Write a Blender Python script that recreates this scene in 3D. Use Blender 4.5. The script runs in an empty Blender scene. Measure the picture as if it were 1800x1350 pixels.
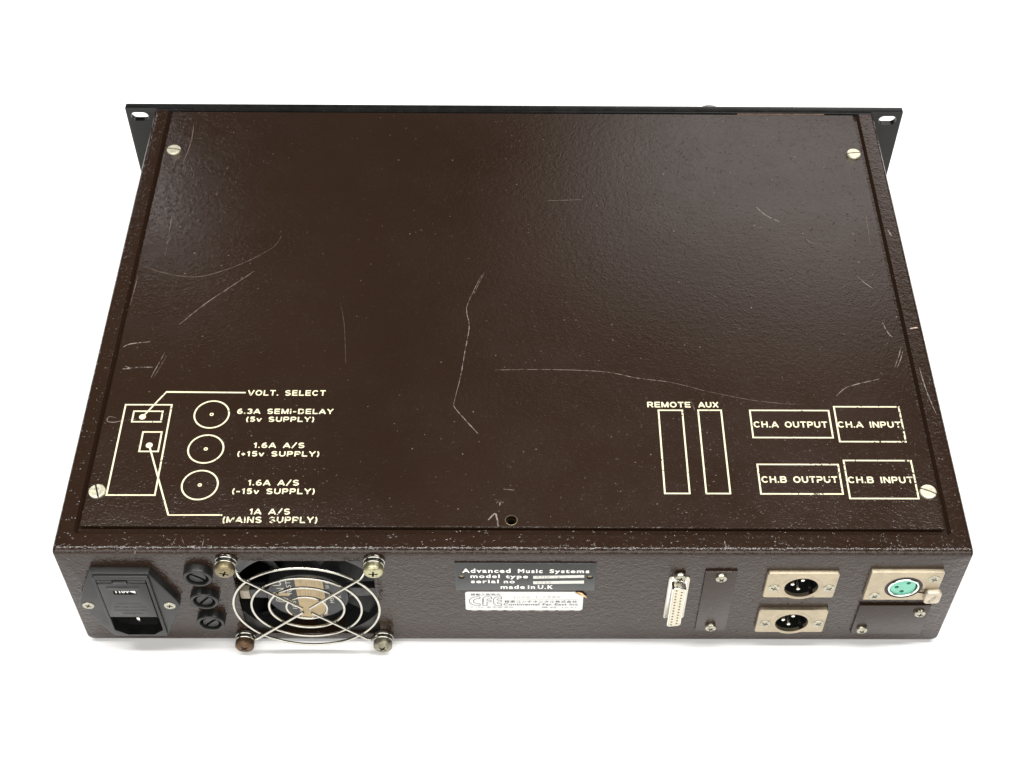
import bpy, bmesh, math, random
from mathutils import Vector, Matrix

random.seed(11)
scene = bpy.context.scene
MM = 0.001
# ------------------------------------------------------------------ camera
cam_data = bpy.data.cameras.new("camera")
cam = bpy.data.objects.new("camera", cam_data)
scene.collection.objects.link(cam)
cam_data.sensor_width = 36.0
cam_data.lens = 52.355
cam_data.shift_x = -26.272 / 1800
cam_data.shift_y = 26.925 / 1800
cam_data.clip_start = 0.02
cam_data.clip_end = 60
cam.rotation_mode = 'XYZ'
cam.rotation_euler = (0.68534, -0.01042, -0.00447)
cam.location = (220.119 * MM, -396.919 * MM, 686.695 * MM)
scene.camera = cam

# ------------------------------------------------------------------ world and lamps
scene.view_settings.view_transform = 'Standard'
scene.view_settings.look = 'None'
scene.view_settings.exposure = 0.0
scene.view_settings.gamma = 1.0
world = bpy.data.worlds.new("World")
scene.world = world
world.use_nodes = True
wb = world.node_tree.nodes["Background"]
wb.inputs[0].default_value = (1.0, 0.985, 0.97, 1)
wb.inputs[1].default_value = 0.03


def area(name, loc, target, sx, sy, power, col=(1, 1, 1)):
    d = bpy.data.lights.new(name, 'AREA')
    d.shape = 'RECTANGLE'
    d.size, d.size_y = sx, sy
    d.energy = power
    d.color = col
    o = bpy.data.objects.new(name, d)
    scene.collection.objects.link(o)
    o.location = loc
    v = Vector(target) - Vector(loc)
    o.rotation_euler = v.to_track_quat('-Z', 'Y').to_euler()
    return o


# wide overhead softbox, long rear-right window softbox, small bare tube at left
area("overhead_softbox", (0.22, 0.04, 1.9), (0.22, 0.04, 0), 3.2, 0.20, 72, (1.0, 0.985, 0.96))
area("front_fill", (0.22, -2.5, 1.7), (0.22, 0.0, 0), 5.0, 2.0, 125, (1.0, 0.985, 0.96))  # fill light added in front to lift floor shadow and rear face
area("window_softbox", (0.98, 1.75, 1.0), (0.42, 0.28, 0.08), 0.9, 0.8, 3.0, (1.0, 0.97, 0.96))
area("sheen_spread_fill", (0.95, 1.80, 1.0), (0.42, 0.28, 0.08), 1.2, 1.5, 5.2, (1.0, 0.96, 0.95))  # added wide weak light, spreads the right-hand sheen into a soft gradient
area("tube_lamp", (-0.62, 1.40, 0.62), (0.05, 0.2, 0.08), 0.05, 0.4, 1.0, (1.0, 0.98, 1.0))

# ------------------------------------------------------------------ materials


def new_mat(name):
    m = bpy.data.materials.new(name)
    m.use_nodes = True
    nt = m.node_tree
    b = nt.nodes["Principled BSDF"]
    return m, nt, b


def node(nt, t, **kw):
    n = nt.nodes.new(t)
    for k, v in kw.items():
        setattr(n, k, v)
    return n


def math_n(nt, op, a, b=None, clamp=False):
    n = node(nt, 'ShaderNodeMath', operation=op)
    n.use_clamp = clamp
    for i, x in enumerate((a, b)):
        if x is None:
            continue
        if isinstance(x, (int, float)):
            n.inputs[i].default_value = x
        else:
            nt.links.new(x, n.inputs[i])
    return n.outputs[0]


def noise(nt, pos, scale, detail=2, rough=0.5, dist=0.0):
    n = node(nt, 'ShaderNodeTexNoise')
    n.inputs['Scale'].default_value = scale
    n.inputs['Detail'].default_value = detail
    n.inputs['Roughness'].default_value = rough
    n.inputs['Distortion'].default_value = dist
    nt.links.new(pos, n.inputs['Vector'])
    return n.outputs[0]


def ramp(nt, x, a, b, lo=0.0, hi=1.0):
    n = node(nt, 'ShaderNodeMapRange')
    n.inputs[1].default_value = a
    n.inputs[2].default_value = b
    n.inputs[3].default_value = lo
    n.inputs[4].default_value = hi
    nt.links.new(x, n.inputs[0])
    return n.outputs[0]


def mix_col(nt, f, a, b):
    n = node(nt, 'ShaderNodeMix', data_type='RGBA')
    if isinstance(f, (int, float)):
        n.inputs[0].default_value = f
    else:
        nt.links.new(f, n.inputs[0])
    for i, c in ((6, a), (7, b)):
        if isinstance(c, tuple):
            n.inputs[i].default_value = c + (1,) if len(c) == 3 else c
        else:
            nt.links.new(c, n.inputs[i])
    return n.outputs[2]


BROWN = (0.0188, 0.0100, 0.0060)


def stipple_height(nt, pos, s):
    """orange-peel / leather grain of the stove enamel, s = grains per metre"""
    a = noise(nt, pos, s, 1.2, 0.45, 0.9)
    b = noise(nt, pos, s * 0.4, 1, 0.5, 0.0)
    return math_n(nt, 'ADD', a, math_n(nt, 'MULTIPLY', b, 0.7))


def paint(name, grain, strength, rough=0.33, nubs=0.0, dist=0.00022):
    m, nt, b = new_mat(name)
    pos = node(nt, 'ShaderNodeNewGeometry').outputs['Position']
    h = stipple_height(nt, pos, grain)
    if nubs > 0:
        v = node(nt, 'ShaderNodeTexVoronoi', feature='F1')
        v.inputs['Scale'].default_value = 420
        nt.links.new(pos, v.inputs['Vector'])
        bump = ramp(nt, v.outputs['Distance'], 0.03, 0.30, 1.0, 0.0)
        sel = ramp(nt, noise(nt, pos, 240, 0), 0.52, 0.62)
        h = math_n(nt, 'ADD', h, math_n(nt, 'MULTIPLY', math_n(nt, 'MULTIPLY', bump, sel), nubs))
    bp = node(nt, 'ShaderNodeBump')
    bp.inputs['Strength'].default_value = strength
    bp.inputs['Distance'].default_value = dist
    nt.links.new(h, bp.inputs['Height'])
    nt.links.new(bp.outputs[0], b.inputs['Normal'])
    big = noise(nt, pos, 9, 3)
    c = mix_col(nt, ramp(nt, big, 0.35, 0.65), BROWN, tuple(x * 1.13 for x in BROWN))
    # tiny dust specks
    sp = ramp(nt, noise(nt, pos, 620, 0), 0.85, 0.88)
    c = mix_col(nt, math_n(nt, 'MULTIPLY', sp, 0.5), c, (0.25, 0.21, 0.18))
    nt.links.new(c, b.inputs['Base Color'])
    rr = ramp(nt, noise(nt, pos, 30, 4, 0.6), 0.3, 0.7, rough - 0.04, rough + 0.06)
    nt.links.new(rr, b.inputs['Roughness'])
    b.inputs['IOR'].default_value = 1.385
    return m


M = {}
M['chassis'] = paint('brown_stove_enamel_coarse', 500, 1.0, 0.17, 0.8, 0.00028)
M['cover'] = paint('brown_stove_enamel_fine', 700, 1.0, 0.24, 0.75, 0.00015)
M['rear_plate'] = paint('brown_stove_enamel_plate', 640, 1.0, 0.24, 0.0, 0.00010)


def simple(name, col, rough=0.5, metal=0.0, bump=0.0, bscale=900, var=0.0, vscale=60, ior=1.5, dirt=None):
    m, nt, b = new_mat(name)
    pos = node(nt, 'ShaderNodeNewGeometry').outputs['Position']
    b.inputs['Roughness'].default_value = rough
    b.inputs['Metallic'].default_value = metal
    b.inputs['IOR'].default_value = ior
    c = None
    if var > 0:
        n1 = noise(nt, pos, vscale, 4, 0.65)
        c = mix_col(nt, ramp(nt, n1, 0.35, 0.65), tuple(x * (1 - var) for x in col), tuple(min(1, x * (1 + var)) for x in col))
        nt.links.new(ramp(nt, n1, 0.3, 0.7, rough * 0.85, min(1, rough * 1.25)), b.inputs['Roughness'])
    if dirt:
        n2 = noise(nt, pos, dirt[1], 5, 0.7)
        c = mix_col(nt, ramp(nt, n2, dirt[2], dirt[3]), c if c else col, dirt[0])
    if c:
        nt.links.new(c, b.inputs['Base Color'])
    else:
        b.inputs['Base Color'].default_value = col + (1,)
    if bump > 0:
        bp = node(nt, 'ShaderNodeBump')
        bp.inputs['Strength'].default_value = bump
        bp.inputs['Distance'].default_value = 0.0001
        nt.links.new(noise(nt, pos, bscale, 3), bp.inputs['Height'])
        nt.links.new(bp.outputs[0], b.inputs['Normal'])
    return m


M['black_paint'] = simple('black_satin_paint', (0.008, 0.008, 0.008), 0.24, 0, 0.25, 1500, 0.25, 80, ior=1.37,
                          dirt=((0.16, 0.15, 0.14), 350, 0.70, 0.74))
M['black_plastic'] = simple('black_moulded_plastic', (0.009, 0.0092, 0.0085), 0.36, 0, 0.15, 2500, 0.15, 90, ior=1.39)
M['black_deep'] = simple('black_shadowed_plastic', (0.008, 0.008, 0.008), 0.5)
M['fan_plastic'] = simple('fan_glossy_black', (0.012, 0.012, 0.012), 0.32, 0, 0.1, 900, 0.2, 120)
M['olive'] = simple('olive_tarnished_screw', (0.36, 0.34, 0.21), 0.38, 0.9, 0.5, 1400, 0.25, 500,
                    dirt=((0.16, 0.14, 0.08), 800, 0.55, 0.70))
M['dull'] = simple('dull_steel_screw', (0.22, 0.205, 0.15), 0.42, 0.9, 0.5, 1400, 0.3, 500,
                   dirt=((0.07, 0.06, 0.045), 800, 0.55, 0.68))
M['brass'] = simple('tarnished_brass_screw', (0.62, 0.56, 0.38), 0.34, 1.0, 0.3, 1400, 0.22, 500,
                    dirt=((0.28, 0.22, 0.12), 700, 0.58, 0.70))
M['lid_screw'] = simple('turned_pale_brass', (0.80, 0.76, 0.58), 0.40, 0.75, 0.3, 1400, 0.12, 500)
M['rust'] = simple('rusty_brown_screw', (0.105, 0.062, 0.034), 0.5, 0.8, 0.6, 1400, 0.35, 500,
                   dirt=((0.05, 0.03, 0.02), 900, 0.52, 0.66))
M['old_steel'] = simple('tarnished_steel_screw', (0.20, 0.165, 0.095), 0.42, 0.9, 0.5, 1400, 0.3, 500,
                        dirt=((0.10, 0.085, 0.06), 800, 0.55, 0.68))
M['zinc'] = simple('worn_zinc_screw', (0.36, 0.345, 0.275), 0.33, 1.0, 0.4, 1600, 0.25, 600,
                   dirt=((0.16, 0.13, 0.08), 900, 0.58, 0.70))
M['chrome'] = simple('plated_wire', (0.47, 0.455, 0.40), 0.2, 1.0, 0.3, 1200, 0.12, 600,
                     dirt=((0.40, 0.36, 0.26), 500, 0.60, 0.72))
M['nickel'] = simple('champagne_nickel_plate', (0.38, 0.325, 0.235), 0.44, 0.85, 0.5, 700, 0.14, 160,
                     dirt=((0.33, 0.26, 0.17), 260, 0.60, 0.76))
M['latch_metal'] = simple('worn_latch_metal', (0.46, 0.40, 0.32), 0.42, 0.7, 0.3, 900, 0.15, 250,
                         dirt=((0.22, 0.17, 0.12), 400, 0.6, 0.75))
M['silver'] = simple('silver_metal', (0.82, 0.80, 0.74), 0.22, 1.0)
M['pale_metal'] = simple('pale_worn_metal', (0.52, 0.48, 0.41), 0.4, 0.7, 0.3, 900, 0.1, 200)
M['fan_cream'] = simple('aged_cream_plastic', (0.30, 0.26, 0.19), 0.45)
M['cream_plastic'] = simple('cream_plastic', (0.54, 0.49, 0.37), 0.45, 0, 0, 900, 0.08, 300)
M['green'] = simple('mint_green_insert', (0.13, 0.43, 0.31), 0.35, 0, 0.1, 1500, 0.08, 300)
M['hole'] = simple('hole_shade_black', (0.004, 0.004, 0.004), 0.7)  # near-black carries the shade of sockets and screw recesses in its colour
M['green_hole'] = simple('green_hole_shade', (0.01, 0.045, 0.035), 0.5)  # darkened insert green, shade of the contact holes put into the colour
M['plate_grey'] = simple('anodised_charcoal_plate', (0.018, 0.020, 0.019), 0.3, 0.0, 0.15, 2200, 0.2, 60, ior=1.37)
M['white_print'] = simple('white_print', (0.82, 0.81, 0.76), 0.5)
M['field_white'] = simple('white_field', (0.58, 0.575, 0.53), 0.45, 0, 0, 900, 0.08, 500)
M['faint_ink'] = simple('faint_grey_ink', (0.30, 0.30, 0.27), 0.6)
M['paper'] = simple('white_sticker_paper', (0.60, 0.60, 0.58), 0.45, 0, 0.1, 600, 0.03, 200)
M['residue'] = simple('torn_paper_residue', (0.45, 0.42, 0.39), 0.7)
M['ink'] = simple('dark_ink', (0.03, 0.03, 0.035), 0.6)
M['grey_ink'] = simple('grey_ink', (0.16, 0.16, 0.16), 0.6)
M['tan'] = simple('tan_backing_paper', (0.66, 0.43, 0.22), 0.55)
M['label_black'] = simple('fan_label_black', (0.016, 0.017, 0.022), 0.38)
M['label_gold'] = simple('fan_label_gold', (0.39, 0.295, 0.16), 0.42, 0.15, 0.2, 800, 0.12, 220)
M['label_ink'] = simple('fan_label_ink', (0.55, 0.52, 0.42), 0.5)
M['emboss'] = simple('embossed_black', (0.006, 0.006, 0.006), 0.55)
M['board'] = simple('tan_board_edge', (0.09, 0.052, 0.03), 0.7, 0, 0, 900, 0.4, 300)
M['knob'] = simple('grey_knob', (0.45, 0.45, 0.45), 0.3, 0.7)


def legend_mat():
    m, nt, b = new_mat('cream_screen_print')
    pos = node(nt, 'ShaderNodeNewGeometry').outputs['Position']
    sx = node(nt, 'ShaderNodeSeparateXYZ')
    nt.links.new(pos, sx.inputs[0])
    x, y = sx.outputs[0], sx.outputs[1]
    n1 = noise(nt, pos, 620, 3, 0.6)
    n2 = noise(nt, pos, 55, 2)
    # wear is worst by the rear edge of the lid at the left and along the right border
    w1 = math_n(nt, 'MULTIPLY', ramp(nt, y, 0.030, 0.012), ramp(nt, x, 0.070, 0.085))
    w1 = math_n(nt, 'MULTIPLY', w1, ramp(nt, x, 0.20, 0.14))
    w2 = ramp(nt, x, 0.415, 0.421)
    w = math_n(nt, 'ADD', math_n(nt, 'MULTIPLY', w1, 0.10), math_n(nt, 'MULTIPLY', w2, 0.10))
    w = math_n(nt, 'ADD', w, math_n(nt, 'MULTIPLY', ramp(nt, n2, 0.52, 0.70), 0.08))
    v = math_n(nt, 'ADD', n1, w)
    chip = ramp(nt, v, 0.655, 0.675)
    c = mix_col(nt, chip, (0.72, 0.67, 0.46), BROWN)
    nt.links.new(c, b.inputs['Base Color'])
    b.inputs['Roughness'].default_value = 0.5
    bp = node(nt, 'ShaderNodeBump')
    bp.inputs['Strength'].default_value = 1.0
    bp.inputs['Distance'].default_value = 0.00009
    nt.links.new(stipple_height(nt, pos, 640), bp.inputs['Height'])
    nt.links.new(bp.outputs[0], b.inputs['Normal'])
    return m


M['legend'] = legend_mat()


def scratch_mat(name, col, thr):
    m, nt, b = new_mat(name)
    pos = node(nt, 'ShaderNodeNewGeometry').outputs['Position']
    n1 = noise(nt, pos, 420, 3, 0.6)
    c = mix_col(nt, ramp(nt, n1, thr, thr + 0.12), BROWN, col)
    nt.links.new(c, b.inputs['Base Color'])
    b.inputs['Roughness'].default_value = 0.5
    return m


M['scratch'] = scratch_mat('light_scratch', (0.21, 0.175, 0.15), 0.38)
M['scratch_dim'] = scratch_mat('faint_scratch', (0.105, 0.08, 0.062), 0.36)
M['scratch_faint'] = scratch_mat('barely_visible_scratch', (0.05, 0.036, 0.028), 0.36)
M['scrape'] = scratch_mat('bare_scrape', (0.46, 0.36, 0.28), 0.38)

mf, nt, b = new_mat('seamless_white_paper')
b.inputs['Base Color'].default_value = (0.92, 0.92, 0.915, 1)
b.inputs['Roughness'].default_value = 0.9
b.inputs['Specular IOR Level'].default_value = 0.1
M['floor'] = mf

# ------------------------------------------------------------------ mesh helpers (all shapes in mm)


def mesh_from_bm(bm, name, sharp=34, smooth=True, recalc=True):
    if recalc:
        bmesh.ops.recalc_face_normals(bm, faces=bm.faces)
    me = bpy.data.meshes.new(name)
    bm.to_mesh(me)
    bm.free()
    if smooth:
        for p in me.polygons:
            p.use_smooth = True
        me.set_sharp_from_angle(angle=math.radians(sharp))
    return me


def world_of(o):
    v = Vector((0, 0, 0))
    while o is not None:
        v += o.location
        o = o.parent
    return v


def link_mesh(name, me, mat, parent, label=None, kind=None):
    """me holds vertices in mm, world placed; the object origin goes to the shape's centre"""
    co = [v.co for v in me.vertices]
    lo = Vector((min(c.x for c in co), min(c.y for c in co), min(c.z for c in co)))
    hi = Vector((max(c.x for c in co), max(c.y for c in co), max(c.z for c in co)))
    c = (lo + hi) / 2
    me.transform(Matrix.Scale(MM, 4) @ Matrix.Translation(-c))
    o = bpy.data.objects.new(name, me)
    scene.collection.objects.link(o)
    me.materials.clear()
    me.materials.append(M[mat])
    o.location = c * MM - (world_of(parent) if parent else Vector())
    o.parent = parent
    if label:
        o['label'] = label
    if kind:
        o['kind'] = kind
    return o


def part(name, bm, mat, parent, label=None, kind=None, sharp=34, smooth=True, recalc=True):
    return link_mesh(name, mesh_from_bm(bm, name, sharp, smooth, recalc), mat, parent, label, kind)


def boolean(me, cutters, op='DIFFERENCE'):
    """returns a new mesh: me minus each cutter mesh (mm)"""
    tmp = bpy.data.objects.new('tmp', me)
    scene.collection.objects.link(tmp)
    cs = []
    for cme in cutters:
        co = bpy.data.objects.new('tmpc', cme)
        scene.collection.objects.link(co)
        md = tmp.modifiers.new('b', 'BOOLEAN')
        md.operation = op
        md.solver = 'EXACT'
        md.object = co
        cs.append(co)
    dg = bpy.context.evaluated_depsgraph_get()
    dg.update()
    out = bpy.data.meshes.new_from_object(tmp.evaluated_get(dg))
    for o in cs + [tmp]:
        bpy.data.objects.remove(o)
    for p in out.polygons:
        p.use_smooth = True
    out.set_sharp_from_angle(angle=math.radians(34))
    return out


def place(p, q, d, plane):
    # rear plane: p=x, q=z, d=y ; top plane: p=x, q=y, d=z ; side plane: p=y, q=z, d=x
    if plane == 'rear':
        return (p, d, q)
    if plane == 'top':
        return (p, q, d)
    return (d, p, q)


def loft(bm, rings, cap0=True, cap1=True, closed=False):
    R = [[bm.verts.new(c) for c in r] for r in rings]
    n = len(R[0])
    pairs = list(zip(R[:-1], R[1:]))
    if closed:
        pairs.append((R[-1], R[0]))
    for a, b_ in pairs:
        for i in range(n):
            j = (i + 1) % n
            try:
                bm.faces.new((a[i], a[j], b_[j], b_[i]))
            except ValueError:
                pass
    if not closed:
        if cap0:
            bm.faces.new(R[0])
        if cap1:
            bm.faces.new(R[-1])
    return bm


def inset_poly(poly, d):
    n = len(poly)
    area2 = sum(poly[i][0] * poly[(i + 1) % n][1] - poly[(i + 1) % n][0] * poly[i][1] for i in range(n))
    s = 1 if area2 > 0 else -1
    out = []
    for i in range(n):
        p0, p1, p2 = Vector(poly[i - 1]), Vector(poly[i]), Vector(poly[(i + 1) % n])
        a = (p1 - p0).normalized()
        c = (p2 - p1).normalized()
        na, nc = Vector((-a.y, a.x)) * s, Vector((-c.y, c.x)) * s
        m = na + nc
        k = max(0.35, m.length_squared / 2)
        out.append(tuple(p1 + m * (d / (k))) if m.length > 1e-6 else tuple(p1 + na * d))
    return out


def prism(bm, poly, d0, d1, plane='rear', bev=0.0, steps=2):
    """poly extruded from d1 (back) to d0 (front, bevelled by bev)"""
    sg = 1 if d1 > d0 else -1
    rings = [[place(x, y, d1, plane) for x, y in poly]]
    if bev > 0:
        for k in range(steps + 1):
            t = k / steps * math.pi / 2
            pl = inset_poly(poly, bev * (1 - math.cos(t)))
            dd = d0 + sg * bev * (1 - math.sin(t))
            rings.append([place(x, y, dd, plane) for x, y in pl])
    else:
        rings.append([place(x, y, d0, plane) for x, y in poly])
    return loft(bm, rings)


def rect(x0, x1, y0, y1, r=0.0, n=5, rb=None):
    if rb is None:
        rb = r
    if r <= 0 and rb <= 0:
        return [(x0, y0), (x1, y0), (x1, y1), (x0, y1)]
    P = []
    for cx, cy, a0, rr in ((x0 + rb, y0 + rb, 180, rb), (x1 - rb, y0 + rb, 270, rb), (x1 - r, y1 - r, 0, r), (x0 + r, y1 - r, 90, r)):
        for k in range(n + 1):
            a = math.radians(a0 + 90 * k / n)
            P.append((cx + rr * math.cos(a), cy + rr * math.sin(a)))
    return P


def circle(cx, cy, r, n=40, a0=0):
    return [(cx + r * math.cos(a0 + 2 * math.pi * k / n), cy + r * math.sin(a0 + 2 * math.pi * k / n)) for k in range(n)]


def box(bm, x0, x1, y0, y1, z0, z1, bev=0.0):
    prism(bm, rect(x0, x1, z0, z1), y0, y1, 'rear')
    if bev > 0:
        bmesh.ops.bevel(bm, geom=list(bm.edges), offset=bev, segments=2, affect='EDGES', profile=0.5)
    return bm


def lathe(bm, prof, cx, cy, plane='rear', n=40, cap0=True, cap1=True, closed=False):
    return loft(bm, [[place(x, y, d, plane) for x, y in circle(cx, cy, max(r, 0.001), n)] for r, d in prof], cap0, cap1, closed)


def tube(bm, pts, r, n=8, closed=False, caps=True):
    P = [Vector(p) for p in pts]
    m = len(P)
    rings = []
    up = None
    for i in range(m):
        if closed:
            t = (P[(i + 1) % m] - P[i - 1]).normalized()
        else:
            t = (P[min(i + 1, m - 1)] - P[max(i - 1, 0)]).normalized()
        if up is None:
            up = Vector((0, 1, 0)) if abs(t.y) < 0.8 else Vector((0, 0, 1))
        s = t.cross(up).normalized()
        u = s.cross(t).normalized()
        up = u
        rings.append([tuple(P[i] + s * r * math.cos(2 * math.pi * k / n) + u * r * math.sin(2 * math.pi * k / n)) for k in range(n)])
    return loft(bm, rings, caps, caps, closed)


def BM():
    return bmesh.new()


# flat sheets (printing, scratches)
def sheet_frame(bm, poly, w, d, plane):
    inner = inset_poly(poly, w)
    a = [bm.verts.new(place(x, y, d, plane)) for x, y in poly]
    b_ = [bm.verts.new(place(x, y, d, plane)) for x, y in inner]
    n = len(a)
    for i in range(n):
        j = (i + 1) % n
        bm.faces.new((a[i], a[j], b_[j], b_[i]))


def sheet(bm, poly, d, plane):
    bm.faces.new([bm.verts.new(place(x, y, d, plane)) for x, y in poly])


def ribbon(bm, pts, w, d, plane, jitter=0.0, taper=False, step=None):
    P = [Vector(p) for p in pts]
    if step:
        Q = [P[0]]
        # catmull-rom through the points
        for i in range(len(P) - 1):
            p0, p1, p2, p3 = P[max(i - 1, 0)], P[i], P[i + 1], P[min(i + 2, len(P) - 1)]
            k = max(2, int((p2 - p1).length / step))
            for j in range(1, k + 1):
                t = j / k
                q = 0.5 * ((2 * p1) + (-p0 + p2) * t + (2 * p0 - 5 * p1 + 4 * p2 - p3) * t * t + (-p0 + 3 * p1 - 3 * p2 + p3) * t ** 3)
                Q.append(q + Vector((random.uniform(-1, 1), random.uniform(-1, 1))) * jitter * 0.3)
        P = Q
    L, Rr = [], []
    m = len(P)
    for i in range(m):
        t = (P[min(i + 1, m - 1)] - P[max(i - 1, 0)]).normalized()
        nrm = Vector((-t.y, t.x))
        k = 1.0
        if 0 < i < m - 1 and not step:
            t1 = (P[i] - P[i - 1]).normalized()
            k = 1 / max(0.5, t.dot(t1))
        ww = w / 2 * k * (1 + random.uniform(-1, 1) * jitter * 2 / max(w, .01) * 0.5)
        if taper:
            ww *= math.sin(math.pi * (0.06 + 0.88 * i / (m - 1))) ** 0.6
        L.append(bm.verts.new(place(*(P[i] + nrm * ww), d, plane)))
        Rr.append(bm.verts.new(place(*(P[i] - nrm * ww), d, plane)))
    for i in range(m - 1):
        bm.faces.new((L[i], L[i + 1], Rr[i + 1], Rr[i]))


def raw_text(body, bold, spacing):
    cu = bpy.data.curves.new('t', 'FONT')
    cu.body = body
    cu.size = 1.0
    cu.offset = bold
    cu.space_character = spacing
    cu.space_word = 1.0
    cu.resolution_u = 4
    o = bpy.data.objects.new('t', cu)
    scene.collection.objects.link(o)
    dg = bpy.context.evaluated_depsgraph_get()
    dg.update()
    me = bpy.data.meshes.new_from_object(o.evaluated_get(dg))
    bpy.data.objects.remove(o)
    return me


_cap = {}


def text(name, body, x0, x1, base, cap, d, plane, mat, parent, bold=0.02, spacing=1.1, rot=0.0, label=None):
    me = raw_text(body, bold, spacing)
    key = (round(bold, 3))
    if key not in _cap:
        h = raw_text('H', bold, 1)
        _cap[key] = (min(v.co.y for v in h.vertices), max(v.co.y for v in h.vertices))
    b0, b1 = _cap[key]
    xs = [v.co.x for v in me.vertices]
    xa, xb = min(xs), max(xs)
    sx, sy = (x1 - x0) / (xb - xa), cap / (b1 - b0)
    for v in me.vertices:
        X, Y = x0 + (v.co.x - xa) * sx, base + (v.co.y - b0) * sy
        if rot:
            cx, cy = (x0 + x1) / 2, base + cap / 2
            c, s = math.cos(rot), math.sin(rot)
            X, Y = cx + (X - cx) * c - (Y - cy) * s, cy + (X - cx) * s + (Y - cy) * c
        v.co = place(X, Y, d, plane)
    me.name = name
    # face the viewer
    want = Vector(place(0, 0, -1 if plane == 'rear' else 1, plane))
    if me.polygons and me.polygons[0].normal.dot(want) < 0:
        me.flip_normals()
    return link_mesh(name, me, mat, parent, label)


def flat_part(name, bm, mat, parent, plane, label=None, kind=None):
    bm.normal_update()
    want = Vector(place(0, 0, -1 if plane == 'rear' else 1, plane))
    for f in bm.faces:
        if f.normal.dot(want) < 0:
            f.normal_flip()
    return part(name, bm, mat, parent, label, kind, smooth=False, recalc=False)


# shared screw meshes, in metres, pointing -Y (rear) or +Z (lid); origin at the seat
def cross_bm(r, depth, top, w, plane):
    a = BM()
    prism(a, rect(-r, r, -w / 2, w / 2), top - 0.5 if plane == 'rear' else top + 0.5, top + depth if plane == 'rear' else top - depth, plane)
    c = BM()
    prism(c, rect(-w / 2, w / 2, -r, r), top - 0.5 if plane == 'rear' else top + 0.5, top + depth if plane == 'rear' else top - depth, plane)
    return [mesh_from_bm(a, 'x'), mesh_from_bm(c, 'x')]


def screw_mesh(kind):
    bm = BM()
    if kind == 'pan_large':
        lathe(bm, [(4.7, 0), (4.85, -0.3), (4.85, -2.7), (4.7, -3.3), (4.2, -3.9), (3.2, -4.3), (1.6, -4.5), (0.02, -4.55)], 0, 0, n=48)
        me = boolean(mesh_from_bm(bm, kind), cross_bm(2.2, 1.6, -4.35, 0.9, 'rear'))
    elif kind == 'pan_small':
        lathe(bm, [(2.95, 0), (2.95, -0.9), (2.7, -1.5), (2.0, -1.95), (1.0, -2.15), (0.02, -2.2)], 0, 0, n=36)
        me = boolean(mesh_from_bm(bm, kind), cross_bm(1.5, 1.1, -2.1, 0.7, 'rear'))
    elif kind == 'countersunk':
        lathe(bm, [(2.95, 0.3), (2.95, -0.12), (2.75, -0.3), (0.02, -0.42)], 0, 0, n=36)
        me = boolean(mesh_from_bm(bm, kind), cross_bm(1.5, 0.9, -0.4, 0.75, 'rear'))
    else:
        lathe(bm, [(4.15, -0.2), (4.15, 0.75), (3.95, 1.05), (3.3, 1.25), (3.2, 1.22), (2.4, 1.38), (2.3, 1.35), (1.3, 1.46), (0.02, 1.5)], 0, 0, 'top', n=48)
        s = BM()
        prism(s, rect(-5, 5, -0.42, 0.42), 2.5, 0.55, 'top')
        me = boolean(mesh_from_bm(bm, kind), [mesh_from_bm(s, 'x')])
    me.transform(Matrix.Scale(MM, 4))
    me.name = kind
    return me


SCREW = {}


def screw(kind, mat, at, parent, ang=0.0, plane='rear', label=None, name='screw'):
    k = (kind, mat)
    if k not in SCREW:
        if kind not in SCREW:
            SCREW[kind] = screw_mesh(kind)
        me = SCREW[kind].copy()
        me.materials.clear()
        me.materials.append(M[mat])
        me.materials.append(M['hole'])
        for p in me.polygons:
            c = p.center / MM
            if kind == 'lid':
                dark = abs(c.y) < 0.5 and 0.3 < c.z < 1.22 and abs(c.x) < 4.0
            else:
                lim = {'pan_large': (2.25, -4.15, -1.0), 'pan_small': (1.55, -1.85, -0.4), 'countersunk': (1.55, -0.28, 0.8)}[kind]
                dark = math.hypot(c.x, c.z) < lim[0] and lim[1] < c.y < lim[2]
            if dark:
                p.material_index = 1  # recess faces coloured black so the slots read as shaded
        SCREW[k] = me
    o = bpy.data.objects.new(name, SCREW[k])
    scene.collection.objects.link(o)
    o.location = Vector(at) * MM - world_of(parent)
    o.rotation_euler = (0, ang, 0) if plane == 'rear' else (0, 0, ang)
    o.parent = parent
    if label:
        o['label'] = label
    return o


# ------------------------------------------------------------------ surface
bm = BM()
sheet(bm, [(-5000, -5000), (5400, -5000), (5400, 6000), (-5000, 6000)], 0, 'top')
floor = flat_part('white_surface', bm, 'floor', None, 'top')
floor['kind'] = 'structure'

# ------------------------------------------------------------------ the unit
W, D, H = 444.3, 324.6, 85.06
root = bpy.data.objects.new('rack_unit', None)
scene.collection.objects.link(root)
root.location = (W / 2 * MM, D / 2 * MM, 0)
root.empty_display_size = 0.05
root['label'] = 'brown textured steel audio rack unit on a white surface, fan and sockets facing the viewer'
root['category'] = 'rack unit'

FX, FZ = 118.4, 42.5

# --- chassis: rounded-section steel case, recessed lid ledge, rear openings
bm = BM()
rings = []


def section(ins, y):
    ix = ins * 0.35 - 0.6
    return [(x, y, z) for x, z in rect(ix, W - ix, ins + 0.4, H - ins, max(0.3, 2.6 - ins), 6, rb=max(0.6, 5.5 - ins))]


rr = 3.3
for k in range(7):
    t = k / 6 * math.pi / 2
    rings.append(section(rr * (1 - math.sin(t)), rr * (1 - math.cos(t))))
rings.append(section(0, D))
loft(bm, rings)
case = mesh_from_bm(bm, 'chassis')
cut = []
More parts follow.
